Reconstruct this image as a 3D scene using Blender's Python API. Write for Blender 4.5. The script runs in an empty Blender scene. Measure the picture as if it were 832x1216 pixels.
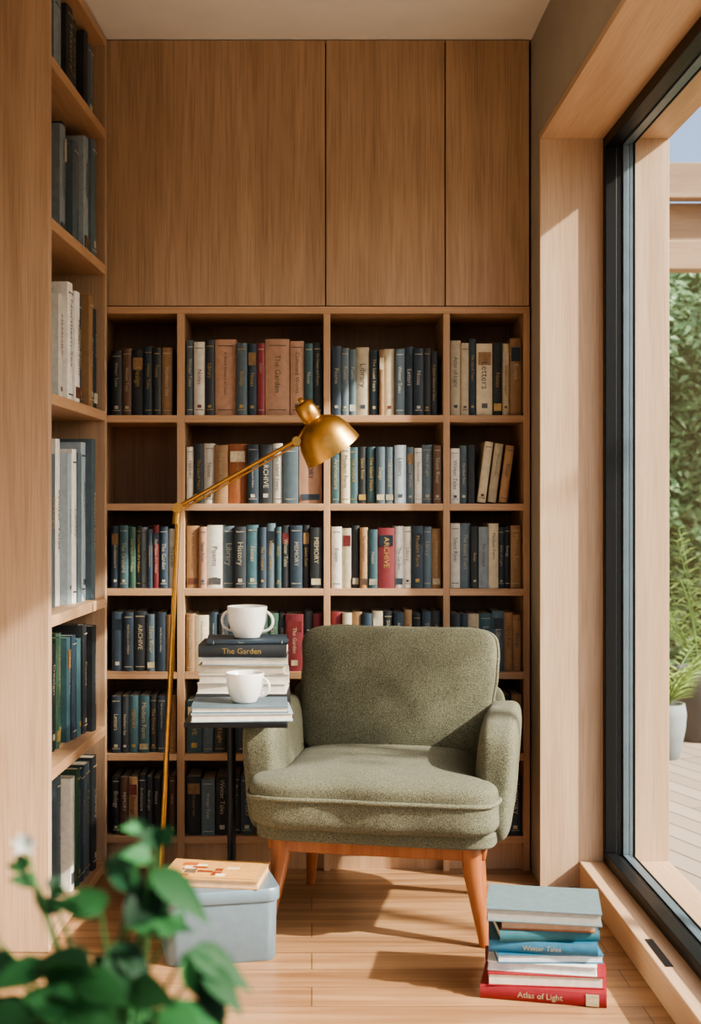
import bpy, bmesh, math, random
from mathutils import Matrix, Vector, noise
random.seed(7)
R=random.random
U=random.uniform
S=bpy.context.scene
COL=S.collection
F=1500.0; VX=370.0; VY=600.0; CZ=1.24
def PX(px,py,d):
    return Vector(((px-VX)*d/F, d, CZ-(py-VY)*d/F))
def lin(h):
    h=h.lstrip('#'); o=[]
    for i in (0,2,4):
        c=int(h[i:i+2],16)/255
        o.append(c/12.92 if c<=.04045 else ((c+.055)/1.055)**2.4)
    return (o[0],o[1],o[2],1.0)
def des(h,k=.16):
    c=lin(h); g=c[0]*.3+c[1]*.6+c[2]*.1
    return tuple(x*(1-k)+g*k for x in c[:3])+(1,)
T=Matrix.Translation
def RZ(a): return Matrix.Rotation(a,4,'Z')
def RX(a): return Matrix.Rotation(a,4,'X')
def RY(a): return Matrix.Rotation(a,4,'Y')
I4=Matrix.Identity(4)

# ---------------------------------------------------------------- materials
def newmat(name):
    m=bpy.data.materials.new(name); m.use_nodes=True
    nt=m.node_tree; b=nt.nodes['Principled BSDF']
    return m,nt,b
def N(nt,t,**k):
    n=nt.nodes.new(t)
    for a,v in k.items(): setattr(n,a,v)
    return n
def basic(name,hexc,rough=.5,metal=0,var=.12,scale=30,bump=0,bscale=200,spec=None):
    m,nt,b=newmat(name)
    tc=N(nt,'ShaderNodeTexCoord'); no=N(nt,'ShaderNodeTexNoise'); no.inputs['Scale'].default_value=scale
    no.inputs['Detail'].default_value=4
    nt.links.new(tc.outputs['Object'],no.inputs['Vector'])
    r=N(nt,'ShaderNodeValToRGB'); c=lin(hexc)
    r.color_ramp.elements[0].position=.3; r.color_ramp.elements[1].position=.7
    r.color_ramp.elements[0].color=tuple(x*(1-var) for x in c[:3])+(1,)
    r.color_ramp.elements[1].color=tuple(min(1,x*(1+var)) for x in c[:3])+(1,)
    nt.links.new(no.outputs['Fac'],r.inputs['Fac']); nt.links.new(r.outputs['Color'],b.inputs['Base Color'])
    b.inputs['Roughness'].default_value=rough; b.inputs['Metallic'].default_value=metal
    if spec is not None: b.inputs['Specular IOR Level'].default_value=spec
    if bump:
        n2=N(nt,'ShaderNodeTexNoise'); n2.inputs['Scale'].default_value=bscale; n2.inputs['Detail'].default_value=3
        nt.links.new(tc.outputs['Object'],n2.inputs['Vector'])
        bp=N(nt,'ShaderNodeBump'); bp.inputs['Strength'].default_value=bump; bp.inputs['Distance'].default_value=.003
        nt.links.new(n2.outputs['Fac'],bp.inputs['Height']); nt.links.new(bp.outputs['Normal'],b.inputs['Normal'])
    return m
def wood(name,dark,mid,light,axis='Z',rough=.42,sc=1.0,fine=.35,ds=.16):
    m,nt,b=newmat(name)
    tc=N(nt,'ShaderNodeTexCoord'); mp=N(nt,'ShaderNodeMapping')
    s={'X':(1.2,22,22),'Y':(22,1.2,22),'Z':(22,22,1.2)}[axis]
    mp.inputs['Scale'].default_value=tuple(v*sc for v in s)
    nt.links.new(tc.outputs['Object'],mp.inputs['Vector'])
    n1=N(nt,'ShaderNodeTexNoise'); n1.inputs['Scale'].default_value=.55; n1.inputs['Detail'].default_value=7
    n1.inputs['Roughness'].default_value=.62; n1.inputs['Distortion'].default_value=.6
    nt.links.new(mp.outputs['Vector'],n1.inputs['Vector'])
    r=N(nt,'ShaderNodeValToRGB'); e=r.color_ramp.elements
    e[0].position=.28; e[0].color=des(dark,ds); e[1].position=.75; e[1].color=des(light,ds)
    x=e.new(.5); x.color=des(mid,ds)
    nt.links.new(n1.outputs['Fac'],r.inputs['Fac'])
    mp2=N(nt,'ShaderNodeMapping')
    s2={'X':(5,230,230),'Y':(230,5,230),'Z':(230,230,5)}[axis]
    mp2.inputs['Scale'].default_value=s2
    nt.links.new(tc.outputs['Object'],mp2.inputs['Vector'])
    n2=N(nt,'ShaderNodeTexNoise'); n2.inputs['Scale'].default_value=1; n2.inputs['Detail'].default_value=2
    nt.links.new(mp2.outputs['Vector'],n2.inputs['Vector'])
    r2=N(nt,'ShaderNodeValToRGB'); r2.color_ramp.elements[0].position=.32; r2.color_ramp.elements[1].position=.56
    r2.color_ramp.elements[0].color=(.60,.55,.50,1); r2.color_ramp.elements[1].color=(1,1,1,1)
    nt.links.new(n2.outputs['Fac'],r2.inputs['Fac'])
    mx=N(nt,'ShaderNodeMix',data_type='RGBA',blend_type='MULTIPLY'); mx.inputs['Factor'].default_value=fine
    nt.links.new(r.outputs['Color'],mx.inputs['A']); nt.links.new(r2.outputs['Color'],mx.inputs['B'])
    nt.links.new(mx.outputs['Result'],b.inputs['Base Color'])
    b.inputs['Roughness'].default_value=rough
    bp=N(nt,'ShaderNodeBump'); bp.inputs['Strength'].default_value=.12; bp.inputs['Distance'].default_value=.001
    nt.links.new(n2.outputs['Fac'],bp.inputs['Height']); nt.links.new(bp.outputs['Normal'],b.inputs['Normal'])
    return m
def floor_mat():
    m,nt,b=newmat('oak_floor_planks')
    tc=N(nt,'ShaderNodeTexCoord')
    br=N(nt,'ShaderNodeTexBrick'); br.offset=.37
    br.inputs['Scale'].default_value=1; br.inputs['Brick Width'].default_value=1.3; br.inputs['Row Height'].default_value=.125
    br.inputs['Mortar Size'].default_value=.0018; br.inputs['Mortar Smooth'].default_value=.3
    br.inputs['Color1'].default_value=lin('#9a7553'); br.inputs['Color2'].default_value=lin('#b48d68'); br.inputs['Mortar'].default_value=lin('#5f4631')
    nt.links.new(tc.outputs['Object'],br.inputs['Vector'])
    mp=N(nt,'ShaderNodeMapping'); mp.inputs['Scale'].default_value=(1.6,26,26)
    nt.links.new(tc.outputs['Object'],mp.inputs['Vector'])
    n1=N(nt,'ShaderNodeTexNoise'); n1.inputs['Scale'].default_value=1; n1.inputs['Detail'].default_value=7; n1.inputs['Distortion'].default_value=.7
    nt.links.new(mp.outputs['Vector'],n1.inputs['Vector'])
    r=N(nt,'ShaderNodeValToRGB'); r.color_ramp.elements[0].position=.3; r.color_ramp.elements[1].position=.62
    r.color_ramp.elements[0].color=(.50,.43,.38,1); r.color_ramp.elements[1].color=(1.0,1.0,1.0,1)
    nt.links.new(n1.outputs['Fac'],r.inputs['Fac'])
    mx=N(nt,'ShaderNodeMix',data_type='RGBA',blend_type='MULTIPLY'); mx.inputs['Factor'].default_value=.85
    nt.links.new(br.outputs['Color'],mx.inputs['A']); nt.links.new(r.outputs['Color'],mx.inputs['B'])
    nt.links.new(mx.outputs['Result'],b.inputs['Base Color'])
    b.inputs['Roughness'].default_value=.30
    return m
def colattr(name,rough=.55,var=.18,scale=60):
    m,nt,b=newmat(name)
    a=N(nt,'ShaderNodeAttribute'); a.attribute_name='Col'
    tc=N(nt,'ShaderNodeTexCoord'); no=N(nt,'ShaderNodeTexNoise'); no.inputs['Scale'].default_value=scale; no.inputs['Detail'].default_value=5
    nt.links.new(tc.outputs['Object'],no.inputs['Vector'])
    r=N(nt,'ShaderNodeValToRGB'); r.color_ramp.elements[0].color=(1-var,)*3+(1,); r.color_ramp.elements[1].color=(1,1,1,1)
    r.color_ramp.elements[0].position=.35; r.color_ramp.elements[1].position=.65
    nt.links.new(no.outputs['Fac'],r.inputs['Fac'])
    mx=N(nt,'ShaderNodeMix',data_type='RGBA',blend_type='MULTIPLY'); mx.inputs['Factor'].default_value=1
    nt.links.new(a.outputs['Color'],mx.inputs['A']); nt.links.new(r.outputs['Color'],mx.inputs['B'])
    nt.links.new(mx.outputs['Result'],b.inputs['Base Color'])
    b.inputs['Roughness'].default_value=rough
    return m
def fabric(name,hexa,hexb):
    m,nt,b=newmat(name)
    tc=N(nt,'ShaderNodeTexCoord')
    n1=N(nt,'ShaderNodeTexNoise'); n1.inputs['Scale'].default_value=360; n1.inputs['Detail'].default_value=3
    n3=N(nt,'ShaderNodeTexNoise'); n3.inputs['Scale'].default_value=6
    nt.links.new(tc.outputs['Object'],n1.inputs['Vector']); nt.links.new(tc.outputs['Object'],n3.inputs['Vector'])
    r=N(nt,'ShaderNodeValToRGB'); r.color_ramp.elements[0].position=.38; r.color_ramp.elements[1].position=.62
    r.color_ramp.elements[0].color=lin(hexa); r.color_ramp.elements[1].color=lin(hexb)
    nt.links.new(n1.outputs['Fac'],r.inputs['Fac'])
    nt.links.new(r.outputs['Color'],b.inputs['Base Color'])
    b.inputs['Roughness'].default_value=.95; b.inputs['Specular IOR Level'].default_value=.1
    b.inputs['Sheen Weight'].default_value=.06; b.inputs['Sheen Roughness'].default_value=.5
    vo=N(nt,'ShaderNodeTexVoronoi'); vo.inputs['Scale'].default_value=380
    nt.links.new(tc.outputs['Object'],vo.inputs['Vector'])
    bp=N(nt,'ShaderNodeBump'); bp.inputs['Strength'].default_value=.55; bp.inputs['Distance'].default_value=.0016
    nt.links.new(vo.outputs['Distance'],bp.inputs['Height'])
    bp2=N(nt,'ShaderNodeBump'); bp2.inputs['Strength'].default_value=.3; bp2.inputs['Distance'].default_value=.02
    nt.links.new(n3.outputs['Fac'],bp2.inputs['Height']); nt.links.new(bp.outputs['Normal'],bp2.inputs['Normal'])
    nt.links.new(bp2.outputs['Normal'],b.inputs['Normal'])
    return m
def glassmat():
    m=bpy.data.materials.new('window_glass'); m.use_nodes=True; nt=m.node_tree; nt.nodes.clear()
    o=N(nt,'ShaderNodeOutputMaterial'); mx=N(nt,'ShaderNodeMixShader'); t=N(nt,'ShaderNodeBsdfTransparent'); g=N(nt,'ShaderNodeBsdfGlossy')
    t.inputs['Color'].default_value=(.97,.985,.98,1); g.inputs['Roughness'].default_value=.02
    mx.inputs[0].default_value=.05
    nt.links.new(t.outputs[0],mx.inputs[1]); nt.links.new(g.outputs[0],mx.inputs[2]); nt.links.new(mx.outputs[0],o.inputs[0])
    return m
def leafmat(name,trans=.3,rough=.4,spec=.5):
    m,nt,b=newmat(name)
    a=N(nt,'ShaderNodeAttribute'); a.attribute_name='Col'
    nt.links.new(a.outputs['Color'],b.inputs['Base Color']); b.inputs['Roughness'].default_value=rough
    b.inputs['Specular IOR Level'].default_value=spec
    tr=N(nt,'ShaderNodeBsdfTranslucent'); nt.links.new(a.outputs['Color'],tr.inputs['Color'])
    mx=N(nt,'ShaderNodeMixShader'); mx.inputs[0].default_value=trans
    o=nt.nodes['Material Output']
    nt.links.new(b.outputs[0],mx.inputs[1]); nt.links.new(tr.outputs[0],mx.inputs[2]); nt.links.new(mx.outputs[0],o.inputs['Surface'])
    return m

M_panel=wood('oak_veneer_panel','#a07e5a','#b48f69','#c2a07a','Z',.5,1.0,.6,.2)
M_case=wood('oak_vertical','#9a7350','#b38a62','#c49b72','Z',.45)
M_caseh=wood('oak_horizontal','#9c7450','#b78d64','#c79d74','X',.45)
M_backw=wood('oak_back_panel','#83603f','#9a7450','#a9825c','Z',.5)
M_left=wood('oak_left_unit','#9c7856','#b28e6a','#c29e7a','Z',.5,.8,.45,.22)
M_lefth=wood('oak_left_shelf','#a47951','#bc9066','#cca278','Y',.45,.8)
M_pier=wood('oak_pier','#b08e6c','#c19f7c','#ceaf8d','Z',.45,.8,.4,.18)
M_soff=wood('oak_soffit','#b08862','#c39a70','#d0a980','Y',.45,.8,.35,.18)
M_cherry=wood('cherry_wood','#7d4523','#955830','#a76a3e','Z',.3,2.0,.3,.05)
M_ext=wood('cedar_beam','#7d6248','#977a5c','#a98c6c','X',.7,.6)
M_floor=floor_mat()
M_plaster=basic('plaster_taupe','#9a9183',.9,0,.04,8,.15,120)
M_ceil=basic('plaster_ceiling','#e0ddd6',.95,0,.03,6,.1,100)
M_backp=basic('plaster_offwhite','#cfc8bb',.9,0,.04,8,.1,100)
M_black=basic('black_aluminium','#0e0f10',.45,0,.1,30,spec=.3)
M_grey=basic('grey_aluminium','#5f6d75',.4,.3,.08,20)
M_metal=basic('black_powdercoat','#17191c',.45,.4,.1,60)
M_brass=basic('brushed_brass','#c79a58',.34,1,.08,60)
M_brassd=basic('brass_inner','#c9ae78',.5,0,.05,20)
M_ceramic=basic('white_ceramic','#e6e4df',.22,0,.02,10)
M_book=colattr('book_cloth',.55,.16,50)
M_text=colattr('foil_lettering',.4,.3,80)
M_fab=fabric('olive_tweed','#49493a','#727160')
M_pipe=fabric('olive_piping','#4d4d3d','#7b7a68')
M_box=basic('grey_blue_tin','#6c7e89',.38,.2,.06,40,.1,300)
M_glass=glassmat()
M_leaf=leafmat('leaf_green',.2,.6,.25); M_leafo=leafmat('leaf_outdoor',.45,.5)
M_stone=basic('pot_stone','#6f777a',.8,0,.1,15,.3,60)
M_darkpot=basic('pot_dark','#34383c',.7,0,.1,15,.3,60)
M_soil=basic('soil','#2b2018',.95,0,.3,60,.6,80)
M_terra=basic('pot_white','#c8c4bb',.5,0,.05,20)
M_hedgecore=basic('hedge_core','#48603f',.9,0,.35,9,.5,30)

# ---------------------------------------------------------------- mesh builder
class MB:
    def __init__(s): s.v=[];s.f=[];s.c=[];s.m=[];s.s=[]
    def add(s,vs,fs,M=I4,col=(1,1,1,1),mat=0,smooth=False):
        o=len(s.v); s.v+= [tuple(M@Vector(p)) for p in vs]
        for f in fs:
            s.f.append(tuple(i+o for i in f)); s.c.append(col); s.m.append(mat); s.s.append(smooth)
    def box(s,a,b,M=I4,col=(1,1,1,1),mat=0):
        x0,y0,z0=a;x1,y1,z1=b
        s.add([(x0,y0,z0),(x1,y0,z0),(x1,y1,z0),(x0,y1,z0),(x0,y0,z1),(x1,y0,z1),(x1,y1,z1),(x0,y1,z1)],
              [(0,3,2,1),(4,5,6,7),(0,1,5,4),(1,2,6,5),(2,3,7,6),(3,0,4,7)],M,col,mat)
    def lathe(s,prof,M=I4,seg=32,col=(1,1,1,1),mat=0,cap0=False,cap1=False):
        vs=[];fs=[]
        for r,z in prof:
            for k in range(seg):
                a=2*math.pi*k/seg; vs.append((r*math.cos(a),r*math.sin(a),z))
        for i in range(len(prof)-1):
            for k in range(seg):
                k2=(k+1)%seg
                fs.append((i*seg+k,i*seg+k2,(i+1)*seg+k2,(i+1)*seg+k))
        s.add(vs,fs,M,col,mat,True)
        if cap0: s.add([vs[k] for k in range(seg)],[tuple(reversed(range(seg)))],M,col,mat)
        if cap1: s.add([vs[(len(prof)-1)*seg+k] for k in range(seg)],[tuple(range(seg))],M,col,mat)
    def tube(s,pts,rad,seg=12,closed=False,M=I4,col=(1,1,1,1),mat=0):
        pts=[Vector(p) for p in pts]; n=len(pts)
        if not hasattr(rad,'__len__'): rad=[rad]*n
        vs=[];fs=[]; up=None
        for i in range(n):
            if closed: t=(pts[(i+1)%n]-pts[i-1])
            else: t=pts[min(i+1,n-1)]-pts[max(i-1,0)]
            t.normalize()
            if up is None:
                up=Vector((0,0,1)) if abs(t.z)<.9 else Vector((1,0,0))
            a=(up-t*up.dot(t)).normalized(); b=t.cross(a); up=a
            for k in range(seg):
                th=2*math.pi*k/seg
                vs.append(tuple(pts[i]+(a*math.cos(th)+b*math.sin(th))*rad[i]))
        for i in range(n if closed else n-1):
            j=(i+1)%n
            for k in range(seg):
                k2=(k+1)%seg
                fs.append((i*seg+k,i*seg+k2,j*seg+k2,j*seg+k))
        s.add(vs,fs,M,col,mat,True)
        if not closed:
            s.add(vs[:seg],[tuple(reversed(range(seg)))],M,col,mat)
            s.add(vs[-seg:],[tuple(range(seg))],M,col,mat)
    def obj(s,name,mats,parent=None,bevel=0,bseg=2,sub=0):
        me=bpy.data.meshes.new(name); me.from_pydata(s.v,[],s.f)
        for m in mats: me.materials.append(m)
        ca=me.color_attributes.new('Col','FLOAT_COLOR','CORNER')
        buf=[]
        for p,c in zip(me.polygons,s.c): buf+=list(c)*p.loop_total
        ca.data.foreach_set('color',buf)
        me.polygons.foreach_set('material_index',s.m)
        me.polygons.foreach_set('use_smooth',s.s)
        me.update()
        o=bpy.data.objects.new(name,me); COL.objects.link(o)
        if parent: o.parent=parent
        if bevel:
            b=o.modifiers.new('bevel','BEVEL'); b.width=bevel; b.segments=bseg; b.limit_method='ANGLE'
        if sub:
            b=o.modifiers.new('sub','SUBSURF'); b.levels=sub; b.render_levels=sub
        return o
def empty(name,M=I4):
    e=bpy.data.objects.new(name,None); COL.objects.link(e); e.matrix_world=M; e.empty_display_size=.1
    return e
def simple_box(name,a,b,mat,bevel=0):
    m=MB(); m.box(a,b); return m.obj(name,[mat],bevel=bevel)

# ---------------------------------------------------------------- lettering
WORDS=['Library','The Orchard','History','Atlas of Light','Poems','Essays','Modern Form','Winter Tales','The Garden','ARCHIVE','Silent River','Notes','Collected Works','Architecture','Letters','MEMORY','The Island Years','Design','Northern Sea','Biology','On Houses and Rooms','A Short History of Glass','Field Notes of a Walker']
WM=[]
for w in WORDS:
    cu=bpy.data.curves.new('t','FONT'); cu.body=w; cu.align_x='CENTER'; cu.align_y='CENTER'; cu.resolution_u=2; cu.size=1
    ob=bpy.data.objects.new('t',cu); COL.objects.link(ob)
    bpy.context.view_layer.update()
    me=ob.to_mesh()
    vs=[tuple(v.co) for v in me.vertices]; fs=[tuple(p.vertices) for p in me.polygons]
    wd=max(v[0] for v in vs)-min(v[0] for v in vs)
    WM.append((vs,fs,wd)); ob.to_mesh_clear(); bpy.data.objects.remove(ob); bpy.data.curves.remove(cu)

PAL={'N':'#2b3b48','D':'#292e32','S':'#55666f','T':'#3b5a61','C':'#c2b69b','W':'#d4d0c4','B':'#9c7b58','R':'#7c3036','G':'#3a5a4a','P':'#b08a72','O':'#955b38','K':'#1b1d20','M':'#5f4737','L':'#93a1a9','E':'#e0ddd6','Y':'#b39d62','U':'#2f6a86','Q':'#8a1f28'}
def vary(c,a=.15):
    k=1+U(-a,a); return (c[0]*k,c[1]*k,c[2]*k,1)
PAGE=lin('#cfc3aa')
def book(mb,M,t,h,d,key,text=True,page=PAGE):
    c=vary(lin(PAL.get(key,key)),.25)
    b=min(.005,t*.18); bt=.0025
    mb.box((-t/2,0,0),(-t/2+bt,d,h),M,c); mb.box((t/2-bt,0,0),(t/2,d,h),M,c)
    mb.box((-t/2+bt,.003,.003),(t/2-bt,d-.004,h-.003),M,page)
    n=6; vs=[];fs=[]
    for i in range(n+1):
        x=-t/2+t*i/n; y=-b*(1-(2*x/t)**2)
        vs+=[(x,y,0),(x,y,h)]
    for i in range(n): fs.append((2*i,2*i+2,2*i+3,2*i+1))
    mb.add(vs,fs,M,c,0,True)
    top=[2*i+1 for i in range(n+1)]; bot=[2*i for i in range(n+1)]
    mb.add(vs,[tuple(top),tuple(reversed(bot))],M,c,0)
    lum=c[0]*.3+c[1]*.6+c[2]*.1
    tc=lin(random.choice(['#b8ad8c','#a98e50','#bdb7a8','#a9a18c'])) if lum<.22 else lin(random.choice(['#5a4a3d','#3f4d58','#6a4335','#555555']))
    if text:
        if R()<.92:
            vs,fs,wd=random.choice(WM)
            L=h*U(.35,.62); sz=min(L/wd,t*U(.48,.70))
            cz=h*U(.48,.66)
            Mt=M@T((0,-b-.0007,cz))@Matrix(((0,1,0,0),(0,0,-1,0),(-1,0,0,0),(0,0,0,1)))@Matrix.Scale(sz,4)
            mb.add(vs,fs,Mt,tc,1)
        q=R()
        if q<.4:
            for zz in ((.07,.08),(.91,.92)): mb.box((-t*.36,-b-.0006,h*zz[0]),(t*.36,-b*.3,h*zz[1]),M,tc,1)
        elif q<.55:
            mb.box((-t*.40,-b-.0005,h*.70),(t*.40,-b*.3,h*.88),M,vary(lin(random.choice(['#6b2b2b','#23303a','#c9bda2','#8a6b45'])),.2),1)
        elif q<.7:
            mb.box((-t*.40,-b-.0005,h*.06),(t*.40,-b*.3,h*.16),M,vary(tc,.2),1)
        if R()<.4:
            mb.box((-t*.18,-b-.0006,h*.10),(t*.18,-b*.3,h*.10+t*.3),M,tc,1)
def row(mb,M,width,seq,hbase,depth,hv=.06,inset=.02,insv=.012):
    items=[];i=0
    while i<len(seq):
        k=seq[i]; w=1.0; i+=1
        while i<len(seq) and seq[i] in '+-':
            w+= .55 if seq[i]=='+' else -.3; i+=1
        items.append((k,w*U(.75,1.25)))
    tot=sum(w for _,w in items); x=0
    for n,(k,w) in enumerate(items):
        t=w/tot*width; h=hbase*(1-hv+U(-hv,hv))
        Mb=M@T((x+t/2,inset+U(-insv,insv),0))
        book(mb,Mb,t*.965,h,min(depth,h*.75),k)
        x+=t

# ---------------------------------------------------------------- room shell
HZ=2.82; XL=-1.12; YB=4.60; XR=.745; XG=.95
simple_box('floor',(XL-.1,-.6,-.1),(1.16,YB+.1,0),M_floor)
simple_box('ceiling',(XL-.1,-.6,HZ),(1.16,YB+.1,HZ+.1),M_ceil)
simple_box('wall_back',(XL-.1,YB,0),(XR,YB+.1,HZ),M_backp)
simple_box('wall_left',(XL-.1,-.6,0),(XL,YB,HZ),M_backp)
YP=4.10; ZT=2.43; YN=.6
simple_box('wall_right',(XR,YP+.02,0),(1.16,YB+.1,HZ),M_plaster)
simple_box('wall_right_header',(XR,YN,ZT+.02),(1.16,YP+.02,HZ),M_plaster)
simple_box('wall_right_near',(XR,-.6,0),(1.16,YN,HZ),M_plaster)
simple_box('trim_pier',(XR-.004,YP,0),(1.16,YP+.02,ZT),M_pier,.001)
simple_box('trim_soffit',(XR-.004,YN,ZT),(1.16,YP+.02,ZT+.02),M_soff,.001)
m=MB(); m.box((.868,YN,0),(1.16,YP,.085)); 
m.obj('trim_sill',[M_soff],bevel=.003)
simple_box('trim_sill_vent',(.885,3.16,.084),(.905,3.36,.0865),M_black)
w=empty('window_1')
m=MB()
z0=.085; z1=ZT
def frame(x0,x1,wd,mb,yn=YN+.0,yf=YP,za=z0,zb=z1):
    mb.box((x0,yn,za),(x1,yf,za+wd)); mb.box((x0,yn,zb-wd),(x1,yf,zb)); mb.box((x0,yf-wd,za+wd),(x1,yf,zb-wd)); mb.box((x0,yn,za+wd),(x1,yn+wd,zb-wd))
frame(XG-.006,XG+.032,.036,m); frame(XG+.032,XG+.052,.024,m)
m.obj('frame_black',[M_black],w,.003)
m=MB(); frame(XG+.053,XG+.072,.028,m); frame(XG+.075,XG+.088,.020,m); m.obj('frame_grey',[M_grey],w,.002)
m=MB(); frame(XG+.089,XG+.095,.022,m); m.obj('frame_outer',[M_black],w,.002)
m=MB(); m.box((XG+.062,YN+.025,z0+.025),(XG+.066,YP-.025,z1-.025)); m.obj('glass_pane',[M_glass],w)

# ---------------------------------------------------------------- back bookcase
YF=4.28; SB=F/YF
def bx(px): return (px-VX)/SB
def bz(py): return CZ-(py-VY)/SB
XA=bx(112); XB=XR-.006
bc=empty('built_in_bookcase')
m=MB()
ups=[(XA,XA+.024),(bx(210),bx(219)),(bx(384),bx(392)),(bx(526),bx(534)),(XB-.022,XB)]
ztop=bz(364)
for a,b in ups: m.box((a,YF,.0),(b,YB-.02,ztop-.024))
m.obj('uprights',[M_case],bc,.0015)
m=MB(); m.box((XA,YF-.001,ztop-.024),(XB,YB-.02,ztop))
shelfz=[bz(y) for y in (493,598,699,798,895,993)]
cells=[(ups[i][1],ups[i+1][0]) for i in range(4)]
for z in shelfz:
    for a,b in cells: m.box((a,YF,z-.024),(b,YB-.02,z))
m.obj('shelves',[M_caseh],bc,.0012)
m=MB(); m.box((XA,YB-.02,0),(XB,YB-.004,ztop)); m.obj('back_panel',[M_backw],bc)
m=MB()
for a,b in cells: m.box((a,YF+.03,0),(b,YF+.045,shelfz[-1]-.024))
m.obj('kick_plate',[M_case],bc)
cb=empty('wall_cupboard')
m=MB()
xs=[XA,bx(386.5),bx(528.5),XB]
for i in range(3): m.box((xs[i]+.002,YF+.004,ztop+.003),(xs[i+1]-.002,YF+.024,HZ-.003))
m.obj('doors',[M_panel],cb,.001)
m=MB(); m.box((XA,YF+.03,ztop),(XB,YB-.004,HZ-.002)); m.obj('carcass',[M_metal],cb)

m=MB()
spec={(0,0):('DMDND-B',.235),(0,1):('SWDP++SNR-P++P+T-D',.262),(0,2):('NSS-C+NB-CSNNDD',.235),(0,3):('CCNC+DCB',.262),
(1,1):('W-D-WBO+NDWSP+',.205),(1,2):('TCTDTSSLSWSM',.20),(1,3):('WSDC-DCB',.212),
(2,0):('NTGDLNRNW',.215),(2,1):('BPW+SDTNST-DND-D',.222),(2,2):('WCDBTR+EWNSB',.215),(2,3):('WSDLCND-B+',.222),
(3,0):('NNDSNB',.205),(3,1):('BCNDTSGGD-R+DR',.205),(3,2):('RCBNCDNBDND',.21),(3,3):('DNCTSBB',.205),
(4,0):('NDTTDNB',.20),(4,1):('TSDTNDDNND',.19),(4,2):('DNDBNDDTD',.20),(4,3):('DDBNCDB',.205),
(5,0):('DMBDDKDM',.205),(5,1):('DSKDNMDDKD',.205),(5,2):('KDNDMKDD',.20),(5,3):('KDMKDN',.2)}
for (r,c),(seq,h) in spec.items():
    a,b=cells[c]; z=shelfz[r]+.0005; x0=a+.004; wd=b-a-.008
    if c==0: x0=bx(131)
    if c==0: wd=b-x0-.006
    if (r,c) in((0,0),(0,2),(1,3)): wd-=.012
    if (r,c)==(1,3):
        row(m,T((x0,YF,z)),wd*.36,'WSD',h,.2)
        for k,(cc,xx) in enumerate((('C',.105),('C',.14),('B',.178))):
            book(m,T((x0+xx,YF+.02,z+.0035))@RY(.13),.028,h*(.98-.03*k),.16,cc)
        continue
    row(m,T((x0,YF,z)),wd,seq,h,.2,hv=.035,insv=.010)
m.obj('bookcase_books',[M_book,M_text])

# ---------------------------------------------------------------- left shelving unit (slightly turned)
P0=Vector((-.728,3.50,0)); P1=Vector((-.690,4.262,0)); u=(P1-P0); L=u.length; ang=math.atan2(u.y,u.x)
ML=T(P0)@RZ(ang)
DL=.30
lu=empty('shelving_unit')
m=MB(); H2=HZ-.01
m.box((0,0,0),(.032,DL,H2),ML); m.box((L-.028,0,0),(L,DL,H2),ML); m.box((.03,DL-.015,0),(L-.028,DL,H2),ML)
m.obj('side_panels',[M_left],lu,.002)
lz=[2.50,2.045,1.555,.93,.50,.045]
m=MB()
for z in lz: m.box((.032,0,z-.032),(L-.028,DL-.015,z),ML)
m.box((.032,0,H2-.03),(L-.028,DL-.015,H2),ML)
m.obj('shelves',[M_lefth],lu,.002)
m=MB(); m.box((.032,.02,0),(L-.028,.035,.013),ML); m.obj('kick_plate',[M_lefth],lu)
m=MB()
lrows=[(2.50,.28,'DSDLDNDS'),(2.045,.39,'DSDSLNSLS'),(1.555,.38,'SNELLWEENBN'),(.93,.53,'MBNDSELESLS'),(.50,.36,'EENSDGGTNTDD'),(.045,.40,'GTEEWLSWGNSD')]
for z,h,seq in lrows:
    n=len(seq); x=.045; W=L-.028-.05-x
    ws=[U(.7,1.3) for _ in seq]; sw=sum(ws)
    for i,k in enumerate(seq):
        t=ws[i]/sw*W; f=i/(n-1)
        ins=.110-.085*f+U(-.022,.012)
        hh=h*U(.86,1.0)
        book(m,ML@T((x+t/2,max(.02,ins),z+.0005)),t*.95,hh,.165,k); x+=t
m.obj('shelving_unit_books',[M_book,M_text])

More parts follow.
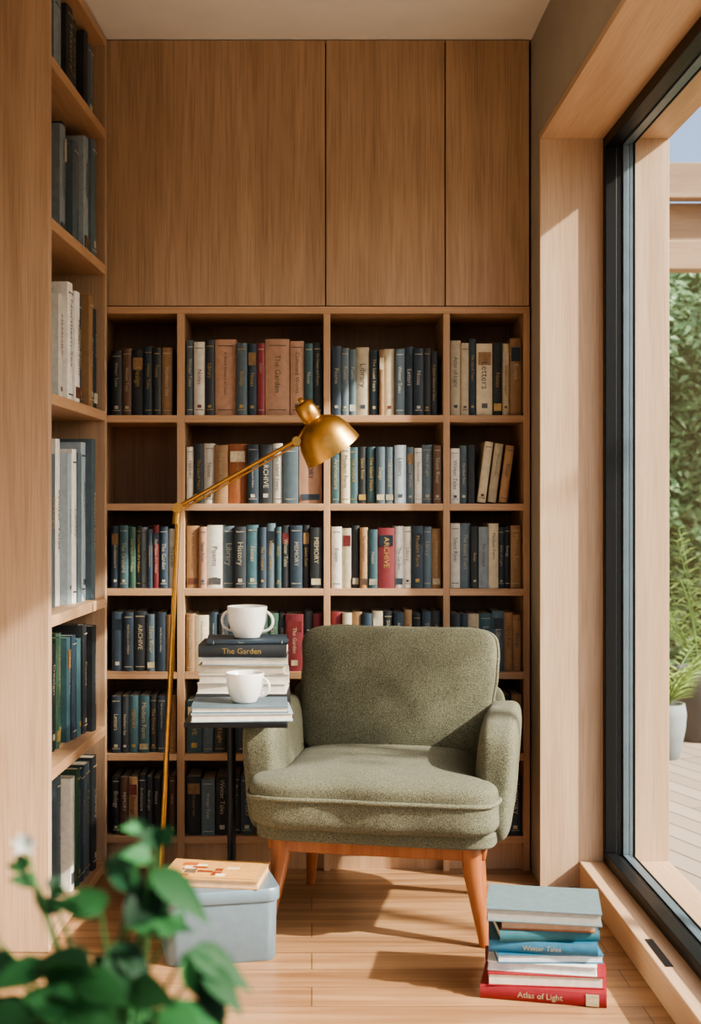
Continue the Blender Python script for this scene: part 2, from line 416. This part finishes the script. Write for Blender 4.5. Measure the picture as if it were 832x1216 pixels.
# ---------------------------------------------------------------- armchair
CH=T((.228,3.865,0))@RZ(math.radians(-11))
ch=empty('armchair',CH)
def cushion(name,w,d,h,mat,n=7,crown=.75,M=I4,wf=None,wr=.004,pipe=None,seed=0,crp=2.5,cuts=26,pr=.0055):
    bm=bmesh.new(); bmesh.ops.create_cube(bm,size=2)
    bmesh.ops.subdivide_edges(bm,edges=bm.edges[:],cuts=cuts,use_grid_fill=True)
    def mp(p):
        nn=(abs(p.x)**n+abs(p.y)**n+abs(p.z)**n)**(1/n); q=p/nn
        z=q.z*(crown+(1-crown)*(1-abs(q.x)**crp)*(1-abs(q.y)**crp))
        r=Vector((q.x*w/2,q.y*d/2,z*h/2))
        if wf: r=wf(r)
        nz=noise.noise(r*6+Vector((seed,0,0)))*wr*1.5+noise.noise(r*17+Vector((seed,3,0)))*wr*.6
        return r+r.normalized()*nz
    for v in bm.verts: v.co=mp(v.co.copy())
    bm.transform(M)
    me=bpy.data.meshes.new(name); bm.to_mesh(me); bm.free()
    for p in me.polygons: p.use_smooth=True
    me.materials.append(mat)
    o=bpy.data.objects.new(name,me); COL.objects.link(o); o.parent=ch
    if pipe is not None:
        for k,zz in enumerate(pipe):
            pts=[]; K=40; sq=[]
            for i in range(K): sq.append((-1+2*i/K,-1))
            for i in range(K): sq.append((1,-1+2*i/K))
            for i in range(K): sq.append((1-2*i/K,1))
            for i in range(K): sq.append((-1,1-2*i/K))
            for (a,b) in sq:
                p=mp(Vector((a,b,zz))); pts.append(p+Vector((p.x,p.y,0)).normalized()*.003)
            mb=MB(); mb.tube(pts,pr,8,True,M); mb.obj(name+'_piping_%d'%k,[M_pipe],ch)
    return o
def seatw(r):
    f=1.0 if r.y<-.21 else (1.0-.19*min(1,(r.y+.21)/.05))
    return Vector((r.x*f,r.y,r.z))
cushion('seat_cushion',.715,.66,.195,M_fab,n=8,crown=.74,M=T((0,-.055,.397)),wf=seatw,pipe=(.28,),seed=1,wr=.006,pr=.0068)
cushion('seat_base',.695,.60,.050,M_fab,n=10,crown=.95,M=T((0,-.02,.302)),seed=2,wr=.001)
MBk=T((.010,.195,.637))@RX(math.radians(90-14))
def backw(r): 
    f=1+.04*(r.y/.22); return Vector((r.x*f,r.y,r.z))
cushion('back_cushion',.61,.42,.17,M_fab,n=9,crown=.62,M=MBk,wf=backw,pipe=(0,),seed=5,wr=.007,pr=.006)
cushion('back_rest',.70,.38,.06,M_fab,n=8,crown=.9,M=T((0,.275,.48))@RX(math.radians(90-8)),seed=7,wr=.001)
def armf(sx):
    def f(r): return Vector((r.x+sx*.014*(r.z/.17),r.y,r.z+(.0 if r.z<0 else -.010*max(0,-r.y/.27))))
    return f
for nm,sx in (('arm_left',-1),('arm_right',1)):
    cushion(nm,.12,.54,.365,M_fab,n=5,crown=.97,M=T((sx*.337,.01,.448)),wf=armf(sx),seed=9+sx,wr=.003,cuts=20)
m=MB()
zr0,zr1=.236,.282
m.box((-.30,-.262,zr0),(.30,-.232,zr1)); m.box((-.29,.20,zr0),(.29,.232,zr1))
m.box((-.315,-.25,zr0),(-.285,.22,zr1)); m.box((.285,-.25,zr0),(.315,.22,zr1)); m.box((-.015,-.25,zr0+.01),(.015,.22,zr1))
m.obj('seat_frame',[M_cherry],ch,.005,3)
m=MB()
for sx in (-1,1):
    m.tube([(sx*.272,-.245,.285),(sx*.28,-.247,.20),(sx*.315,-.262,.0)],[.031,.028,.0155],18)
    m.tube([(sx*.26,.17,.285),(sx*.262,.18,.20),(sx*.280,.225,.0)],[.026,.024,.0145],16)
m.obj('legs',[M_cherry],ch)

# ---------------------------------------------------------------- side table
st=empty('side_table')
m=MB(); m.box((-.345,3.40,.640),(-.065,3.86,.655)); m.obj('tabletop',[M_metal],st,.003)
m=MB(); m.tube([(-.241,3.80,.012),(-.241,3.80,.64)],.0125,20); m.lathe([(.03,.628),(.03,.64)],T((-.241,3.80,0)),24,cap0=True,cap1=True); m.obj('column',[M_metal],st)
m=MB(); m.box((-.40,3.73,0),(-.205,3.95,.012)); m.obj('base',[M_metal],st,.003)

def lay(mb,cx,cy,z,h,d,t,key,ang=0,flip=False,text=True,page=PAGE):
    a=ang+(math.pi if flip else 0)
    M=T((cx,cy,z))@RZ(a)@T((h/2,-d/2,t/2))@RY(-math.pi/2)
    book(mb,M,t,h,d,key,text,page); return z+t+.0006
m=MB(); z=.656
z=lay(m,-.20,3.735,z,.272,.20,.040,'K',.02)
z=lay(m,-.20,3.735,z,.258,.19,.030,'W',-.03,True,page=lin('#dcd6c8'))
z=lay(m,-.198,3.735,z,.262,.19,.026,'E',.03,True,page=lin('#cdc3b2'))
z=lay(m,-.20,3.735,z,.25,.18,.024,'C',-.04,True,page=lin('#bfb3a0'))
z=lay(m,-.195,3.735,z,.25,.18,.022,'L',.02,True,page=lin('#cfc5b5'))
z=lay(m,-.198,3.735,z,.255,.18,.036,'D',-.02)
z=lay(m,-.190,3.735,z,.235,.17,.012,'N',.05)
ztop1=z
m.obj('tall_book_stack',[M_book,M_text])
m=MB(); z=.656
z=lay(m,-.195,3.50,z,.275,.19,.022,'L',.08,True,page=lin('#d8d3c6'))
z=lay(m,-.198,3.503,z,.262,.18,.016,'S',.04,True,page=lin('#d8d3c6'))
zt2=z
m.obj('book_pair',[M_book,M_text])
def mug(name,cx,cy,z,r,h,handles):
    m=MB()
    prof=[(0.001,0.002),(r*.55,.0),(r*.62,.001),(r*.66,.006),(r*.82,h*.25),(r*.95,h*.55),(r,h*.97),(r*.985,h),(r*.95,h*.985),(r*.89,h*.55),(r*.74,h*.25),(r*.5,h*.12),(0.001,h*.11)]
    Mx=T((cx,cy,z)); m.lathe(prof,Mx,40)
    for a in handles:
        pts=[];
        for i in range(15):
            th=-math.pi/2+math.pi*i/14
            pts.append((r*.80+math.cos(th)*r*.52,0,h*.53+math.sin(th)*h*.32))
        pts[0]=(r*.70,0,pts[0][2]+.0); pts[-1]=(r*.9,0,pts[-1][2])
        m.tube(pts,.0042,10,False,Mx@RZ(a))
    return m.obj(name,[M_ceramic])
mug('coffee_mug',-.190,3.72,ztop1+.0002,.059,.093,(math.radians(165),math.radians(-12)))
mug('coffee_mug',-.185,3.50,zt2+.0002,.053,.082,(math.radians(-15),))

# ---------------------------------------------------------------- lidded storage box with picture book
MB0=T((-.262,3.515,0))@RZ(math.radians(12))
sb=empty('storage_box')
def rrect(w,d,r,n=8):
    p=[]
    for cx,cy,a0 in ((w/2-r,d/2-r,0),(-w/2+r,d/2-r,90),(-w/2+r,-d/2+r,180),(w/2-r,-d/2+r,270)):
        for i in range(n+1):
            a=math.radians(a0+90*i/n); p.append((cx+r*math.cos(a),cy+r*math.sin(a)))
    return p
def prism(mb,lv,M,col=(1,1,1,1),mat=0):
    k=len(rrect(1,1,.1)); vs=[]
    for w_,d_,r_,z_ in lv: vs+=[(x,y,z_) for x,y in rrect(w_,d_,r_)]
    fs=[]
    for i in range(len(lv)-1):
        for j in range(k):
            j2=(j+1)%k; fs.append((i*k+j,i*k+j2,(i+1)*k+j2,(i+1)*k+j))
    mb.add(vs,fs,M,col,mat,True)
    mb.add(vs[-k:],[tuple(range(k))],M,col,mat); mb.add(vs[:k],[tuple(reversed(range(k)))],M,col,mat)
m=MB(); prism(m,[(.292,.205,.03,.0),(.299,.212,.032,.004),(.306,.220,.034,.17)],MB0); m.obj('body',[M_box],sb)
m=MB(); prism(m,[(.316,.231,.036,.165),(.319,.234,.038,.167),(.319,.234,.038,.193),(.313,.228,.036,.199)],MB0); m.obj('lid',[M_box],sb)
m=MB()
BA=math.radians(-8); BXC=-.268; BYC=3.53; BZ0=.1995
lay(m,BXC,BYC,BZ0,.275,.19,.022,'#c99a63',BA,True,False,lin('#cfae8a'))
Mc=T((BXC,BYC,BZ0+.0228))@RZ(BA)
m.box((-.120,-.08,0),(.120,.08,.0006),Mc,lin('#d09a58'))
for i in range(16):
    x=U(-.105,.07); y=U(-.07,.03); c=lin(random.choice(['#8d3f22','#e6cfa6','#f0dcb6','#b5622c','#6f5a45']))
    m.box((x,y,.0006),(x+U(.015,.05),y+U(.01,.04),.0009+i*.00004),Mc,c)
m.obj('picture_book',[M_book,M_text])

# ---------------------------------------------------------------- floor book stack
m=MB(); z=.0005; X=.605; Y=3.26
for (h,d,t,k,a,fl,pg) in ((.31,.22,.034,'Q',-.22,False,None),(.285,.20,.030,'Q',-.10,True,'#d8cdbb'),(.27,.19,.024,'E',-.18,True,'#cfd3d4'),(.265,.19,.022,'U',-.02,True,'#c9ced2'),
     (.27,.19,.030,'U',-.14,False,None),(.25,.18,.026,'#275a63',.0,False,None),(.235,.18,.022,'O',-.12,True,'#c4a58c'),(.285,.21,.032,'#617377',-.17,True,'#a9aaa4')):
    z=lay(m,X+U(-.012,.012),Y+U(-.006,.006),z,h,d,t,k,a,fl,not fl,lin(pg) if pg else PAGE)
m.obj('floor_book_stack',[M_book,M_text])

# ---------------------------------------------------------------- floor lamp
fl=empty('floor_lamp')
B0=Vector((-.475,3.95,0)); J=PX(212,603,3.92); A1=PX(352,524,3.84)
m=MB(); m.lathe([(.0,.0),(.105,.0),(.108,.004),(.108,.014),(.10,.02),(.02,.024),(.012,.04)],T(B0),40); m.obj('base',[M_metal],fl)
m=MB()
m.tube([B0+Vector((0,0,.02)),B0.lerp(J,.55),J+Vector((0,0,.012))],[.0085,.0085,.0085],16)
d=(A1-J).normalized(); pd=Vector((-d.z,0,d.x))
m.tube([J-d*.02+pd*.003,A1+pd*.003],.0065,12)
m.tube([J-d*.02-pd*.010,A1-pd*.010],.0028,8)
m.tube([J+Vector((0,-.02,0)),J+Vector((0,.02,0))],.016,16)
m.tube([J+Vector((.0,-.03,0)),J+Vector((0,-.02,0))],.009,16)
m.tube([J+Vector((-.004,0,.0)),J+Vector((-.008,0,-.05))],.012,12)
m.tube([A1+Vector((0,-.016,0)),A1+Vector((0,.016,0))],.014,16)
ax0=PX(359,479,3.84); ax1=PX(399,541,3.87); axd=(ax1-ax0).normalized()
SM=T(ax0)@axd.to_track_quat('Z','Y').to_matrix().to_4x4()
m.tube([A1,ax0+axd*.055],.006,10)
m.obj('pole_and_arm',[M_brass],fl)
m=MB()
pr=[(.001,-.004),(.022,-.003),(.029,.004),(.031,.03),(.031,.052),(.028,.056),(.028,.060),(.039,.066),(.059,.078),(.073,.095),(.083,.12),(.089,.15),(.093,.175)]
m.lathe(pr,SM,48)
m.lathe([(r-.002,zz) for r,zz in pr[7:]][::-1],SM,48,mat=1)
m.lathe([(.093,.175),(.091,.175)],SM,48)
m.lathe([(.001,-.018),(.007,-.018),(.007,-.003)],SM,16)
m.obj('shade',[M_brass,M_brassd],fl)
m=MB()
m.lathe([(.001,.125)]+[(.028*math.sin(a),.10+.028*math.cos(a)) for a in [.3,.7,1.1,1.5,1.9]]+[(.014,.07),(.014,.06)],SM,20); m.obj('bulb',[M_ceramic],fl)

# ---------------------------------------------------------------- leaves
def leaf(mb,base,dirv,up,L,W,col,fold=.15,droop=.25,mat=0,ns=6):
    d=Vector(dirv).normalized(); s=d.cross(Vector(up)).normalized(); n=s.cross(d)
    vs=[];fs=[]
    for i in range(ns+1):
        t=i/ns; wv=W*.5*math.sin(math.pi*min(1,t**.75))*(1-.25*t)
        if i==ns: wv=0.0005
        c=Vector(base)+d*L*t-Vector((0,0,1))*droop*L*t*t
        vs+= [tuple(c-s*wv+n*fold*wv),tuple(c),tuple(c+s*wv+n*fold*wv)]
    for i in range(ns):
        a=i*3; fs+=[(a,a+1,a+4,a+3),(a+1,a+2,a+5,a+4)]
    mb.add(vs,fs,I4,col,mat,True)
pp=empty('potted_plant')
PC=Vector((-.20,1.26,0)); 
m=MB(); m.lathe([(.055,.50),(.062,.505),(.085,.64),(.088,.655),(.080,.655),(.076,.63)],T(PC),32,cap0=True); m.lathe([(.001,.633),(.077,.63)],T(PC),32,mat=1)
m.obj('pot',[M_terra,M_soil],pp)
m=MB()
targ=[(178,1035,1.24,.8,-.3,.075),(165,1060,1.25,.5,.5,.065),(188,1005,1.25,.2,1,.05),(172,990,1.25,-.3,.9,.035),(180,1020,1.22,-.6,.4,.05),(120,1085,1.2,-.5,.6,.065),(150,1100,1.22,.9,.3,.075),(135,1120,1.22,.7,-.3,.06),(70,1085,1.3,-.4,.9,.045),(45,1050,1.3,-.8,.5,.04),(60,1060,1.3,.7,.5,.035),(30,1035,1.3,-.3,1,.035),
      (222,1130,1.2,1,-.45,.075),(240,1150,1.2,1,-.6,.065),(205,1110,1.2,.3,.9,.04),(110,1150,1.18,-.7,.3,.07),(60,1150,1.2,-1,.2,.07),(20,1160,1.2,-1,.5,.08),(150,1180,1.2,.6,.3,.08),(190,1200,1.18,.9,.0,.08),(90,1200,1.18,-.3,.4,.08),(40,1210,1.16,-.6,.1,.09),(10,1205,1.2,-1,.0,.08),(0,1120,1.3,-1,.5,.05),(140,1215,1.15,.2,.3,.09),(215,1215,1.18,1,-.1,.07)]
for i in range(26): targ.append((U(-20,190),U(1165,1300),U(1.15,1.38),U(-1,1),U(-.2,.7),U(.06,.09)))
G=['#1f4526','#28552f','#193822','#30663a','#224b30','#3d7746']
for (x,y,d_,dx,dz,LL) in targ:
    p=PX(x,y,d_); b=PC+Vector((U(-.03,.03),U(-.03,.03),.635))
    if p.z<.66: p.z=.66+R()*.05
    mid=(p+b)/2+Vector((0,0,.04))
    pts=[]
    for k in range(7):
        t=k/6; pts.append(b*(1-t)**2+mid*2*t*(1-t)+p*t*t)
    m.tube(pts,.0018,6,col=lin('#3d6a3c'))
    for q in range(2):
        dv=Vector((dx+U(-.3,.3)+(q*-.8 if q else 0),U(-.6,.4),dz+U(-.2,.2)))
        leaf(m,p,dv,(U(-.5,.5),-.8,.8),LL*U(.7,.95),LL*.5,vary(lin(random.choice(G)),.3),.3,.3)
p=PX(30,1002,1.3); b=PC+Vector((0,0,.635))
m.tube([b,(b+p)/2+Vector((-.02,0,.05)),p],.0014,6,col=lin('#4a7a44'))
for k in range(6):
    a=k*math.pi/3; leaf(m,p,(math.cos(a),-.3,math.sin(a)*.8+.2),(0,-1,.2),.015,.010,(.6,.63,.59,1),.2,.0)
m.obj('foliage',[M_leaf],pp)
sp=empty('plant_stool')
m=MB(); m.lathe([(.001,.47),(.15,.47),(.155,.475),(.155,.492),(.15,.4975),(.001,.4985)],T(PC),40); m.obj('seat',[M_caseh],sp)
m=MB()
for k in range(4):
    a=math.pi/4+k*math.pi/2; c,s_=math.cos(a),math.sin(a)
    m.tube([PC+Vector((c*.10,s_*.10,.475)),PC+Vector((c*.15,s_*.15,0))],[.016,.011],12)
m.obj('legs',[M_case],sp)

# ---------------------------------------------------------------- outdoors
def paving():
    m,nt,b=newmat('patio_deck'); tc=N(nt,'ShaderNodeTexCoord'); br=N(nt,'ShaderNodeTexBrick')
    br.inputs['Scale'].default_value=1; br.inputs['Brick Width'].default_value=1.8; br.inputs['Row Height'].default_value=.12; br.inputs['Mortar Size'].default_value=.005
    br.inputs['Color1'].default_value=lin('#84776a'); br.inputs['Color2'].default_value=lin('#988b7d'); br.inputs['Mortar'].default_value=lin('#4c433b')
    mp=N(nt,'ShaderNodeMapping'); mp.inputs['Rotation'].default_value=(0,0,math.radians(70))
    nt.links.new(tc.outputs['Object'],mp.inputs['Vector'])
    nt.links.new(mp.outputs['Vector'],br.inputs['Vector']); nt.links.new(br.outputs['Color'],b.inputs['Base Color']); b.inputs['Roughness'].default_value=.8
    return m
simple_box('patio_ground',(1.16,-3,-.15),(9,12,-.05),paving())
simple_box('wall_exterior',(1.02,YB+.1,-.05),(1.16,9.5,3.0),M_ext)
pg=empty('pergola')
m=MB(); m.box((1.17,6.0,2.70),(6,6.08,2.87)); m.box((1.17,6.10,2.50),(6,6.14,2.70)); m.box((1.17,6.0,2.36),(6,6.1,2.50))
for k in range(5): m.box((1.6+k*.9,6.09,2.87),(1.68+k*.9,7.6,2.95))
m.box((1.3,5.95,-.05),(1.42,6.07,2.37)); m.box((5.6,5.95,-.05),(5.72,6.07,2.37))
m.obj('beams',[M_ext],pg,.006)
hg=empty('garden_hedge')
m=MB()
GO=['#7fa878','#98bd8f','#6b9269','#a9c89b','#87b184','#5a855f']
HY=9.4
for i in range(16000):
    x=U(1.2,5.2); y=HY+U(-.45,.1)+.22*math.sin(x*3)+.15*math.sin(x*7+1); zz=U(-.05,3.3)
    dv=Vector((U(-1,1),U(-1,.3),U(-.6,.8)))
    leaf(m,(x,y+.15*math.sin(zz*5+x*4),zz),dv,(U(-.5,.5),-1,.6),U(.07,.13),U(.03,.055),vary(lin(random.choice(GO)),.35),.2,.2,0,2)
m.obj('leaves',[M_leafo],hg)
m=MB(); 
nx,nz=30,24; vs=[];fs=[]
for i in range(nx+1):
    for j in range(nz+1):
        x=1.2+4*i/nx; z_=-.05+3.2*j/nz
        vs.append((x,HY+.25+.22*math.sin(x*3)+U(-.06,.06),z_))
for i in range(nx):
    for j in range(nz):
        a=i*(nz+1)+j; fs.append((a,a+nz+1,a+nz+2,a+1))
m.add(vs,fs,smooth=True); m.obj('core',[M_hedgecore],hg)
def palm(c,n,L,zb):
    m=MB()
    for i in range(n):
        a=2*math.pi*i/n+U(-.2,.2); el=U(.95,1.4); LL=L*U(.8,1.1)
        hd=Vector((math.cos(a),math.sin(a),0)); pts=[]
        for k in range(13):
            t=k/12; pts.append(Vector(c)+Vector((0,0,zb))+hd*LL*math.cos(el)*t*(1+.3*t)+Vector((0,0,1))*LL*(math.sin(el)*t-.3*t*t))
        m.tube(pts,.004,5,col=lin('#6b8f4e'))
        for k in range(2,13):
            tg=(pts[k]-pts[k-1]).normalized(); sd=tg.cross(Vector((0,0,1))).normalized()
            for s_ in(-1,1): leaf(m,pts[k],sd*s_+tg*.8,(0,0,1),.17*(1-.5*k/13),.020,vary(lin('#9dbf6c'),.3),.1,.25,0,3)
    return m
def ppot(mb,c,r,h,mat):
    mb.lathe([(r*.6,0),(r*.68,.005),(r*.95,h*.55),(r,h*.8),(r*.92,h),(r*.82,h),(r*.82,h*.9),(.001,h*.88)],T(c),32,mat=mat,cap0=True)
c=(1.80,6.45,-.05); pe=empty('potted_palm'); mp_=MB(); ppot(mp_,c,.11,.28,0); mp_.obj('pot',[M_stone],pe)
palm(c,12,.55,.22).obj('fronds',[M_leafo],pe)
c=(2.13,6.95,-.05); pe=empty('potted_palm'); mp_=MB(); ppot(mp_,c,.17,.40,0); mp_.obj('pot',[M_darkpot],pe)
palm(c,20,1.3,.35).obj('fronds',[M_leafo],pe)
# young garden tree near the window (casts the dappled shade)
gt=empty('garden_tree')
m=MB(); m.tube([(3.25,2.3,-.05),(3.2,2.4,1.2),(3.1,2.6,2.3),(3.02,2.72,3.2),(3.0,2.7,3.8)],[.06,.05,.035,.02,.01],12,col=lin('#6a5644'))
cl=[((3.0,2.70,3.02),.30,420),((3.05,2.35,3.55),.34,230),((3.2,2.05,3.75),.3,150)]
for c_,r_,n_ in cl:
    m.tube([(3.08,2.62,2.5),Vector(c_)-Vector((0,0,.05))],[.014,.006],8,col=lin('#6a5644'))
    for i in range(n_):
        v=Vector((random.gauss(0,.5),random.gauss(0,.5),random.gauss(0,.5)))*r_
        leaf(m,Vector(c_)+v,(U(-1,1),U(-1,1),U(-.7,.5)),(U(-.5,.5),U(-.5,.5),1),U(.07,.11),U(.035,.05),vary(lin(random.choice(GO)),.3),.2,.2,0,3)
m.obj('trunk_and_leaves',[M_leafo],gt)

# ---------------------------------------------------------------- light
wd=bpy.data.worlds.new('World'); S.world=wd; wd.use_nodes=True; nt=wd.node_tree
bg=nt.nodes['Background']; sky=nt.nodes.new('ShaderNodeTexSky')
try:
    sky.sky_type='NISHITA'; sky.sun_disc=False; sky.sun_elevation=math.radians(38); sky.sun_rotation=math.radians(110); sky.dust_density=5.0; sky.air_density=.8
except Exception as e: print(e)
nt.links.new(sky.outputs[0],bg.inputs['Color']); bg.inputs['Strength'].default_value=.36
sd=Vector((-.78,.34,-.60)).normalized()
sl=bpy.data.lights.new('sun','SUN'); sl.energy=12; sl.angle=math.radians(1.2); sl.color=(1,.92,.81)
so=bpy.data.objects.new('sun',sl); COL.objects.link(so); so.rotation_euler=sd.to_track_quat('-Z','Y').to_euler(); so.location=(4,2,5)
S.view_settings.view_transform='AgX'
try: S.view_settings.look='AgX - Medium High Contrast'
except Exception as e: print(e)
S.view_settings.exposure=.12

# ---------------------------------------------------------------- camera
cd=bpy.data.cameras.new('camera'); co=bpy.data.objects.new('camera',cd); COL.objects.link(co)
co.location=(0,0,CZ); co.rotation_euler=(math.radians(90),0,0)
cd.sensor_fit='VERTICAL'; cd.sensor_height=36; cd.sensor_width=36*832/1216; cd.lens=F/1216*36
cd.shift_x=(416-VX)/1216; cd.shift_y=-(608-VY)/1216
cd.clip_start=.05
cd.dof.use_dof=True; cd.dof.focus_distance=3.8; cd.dof.aperture_fstop=3.2
S.camera=co
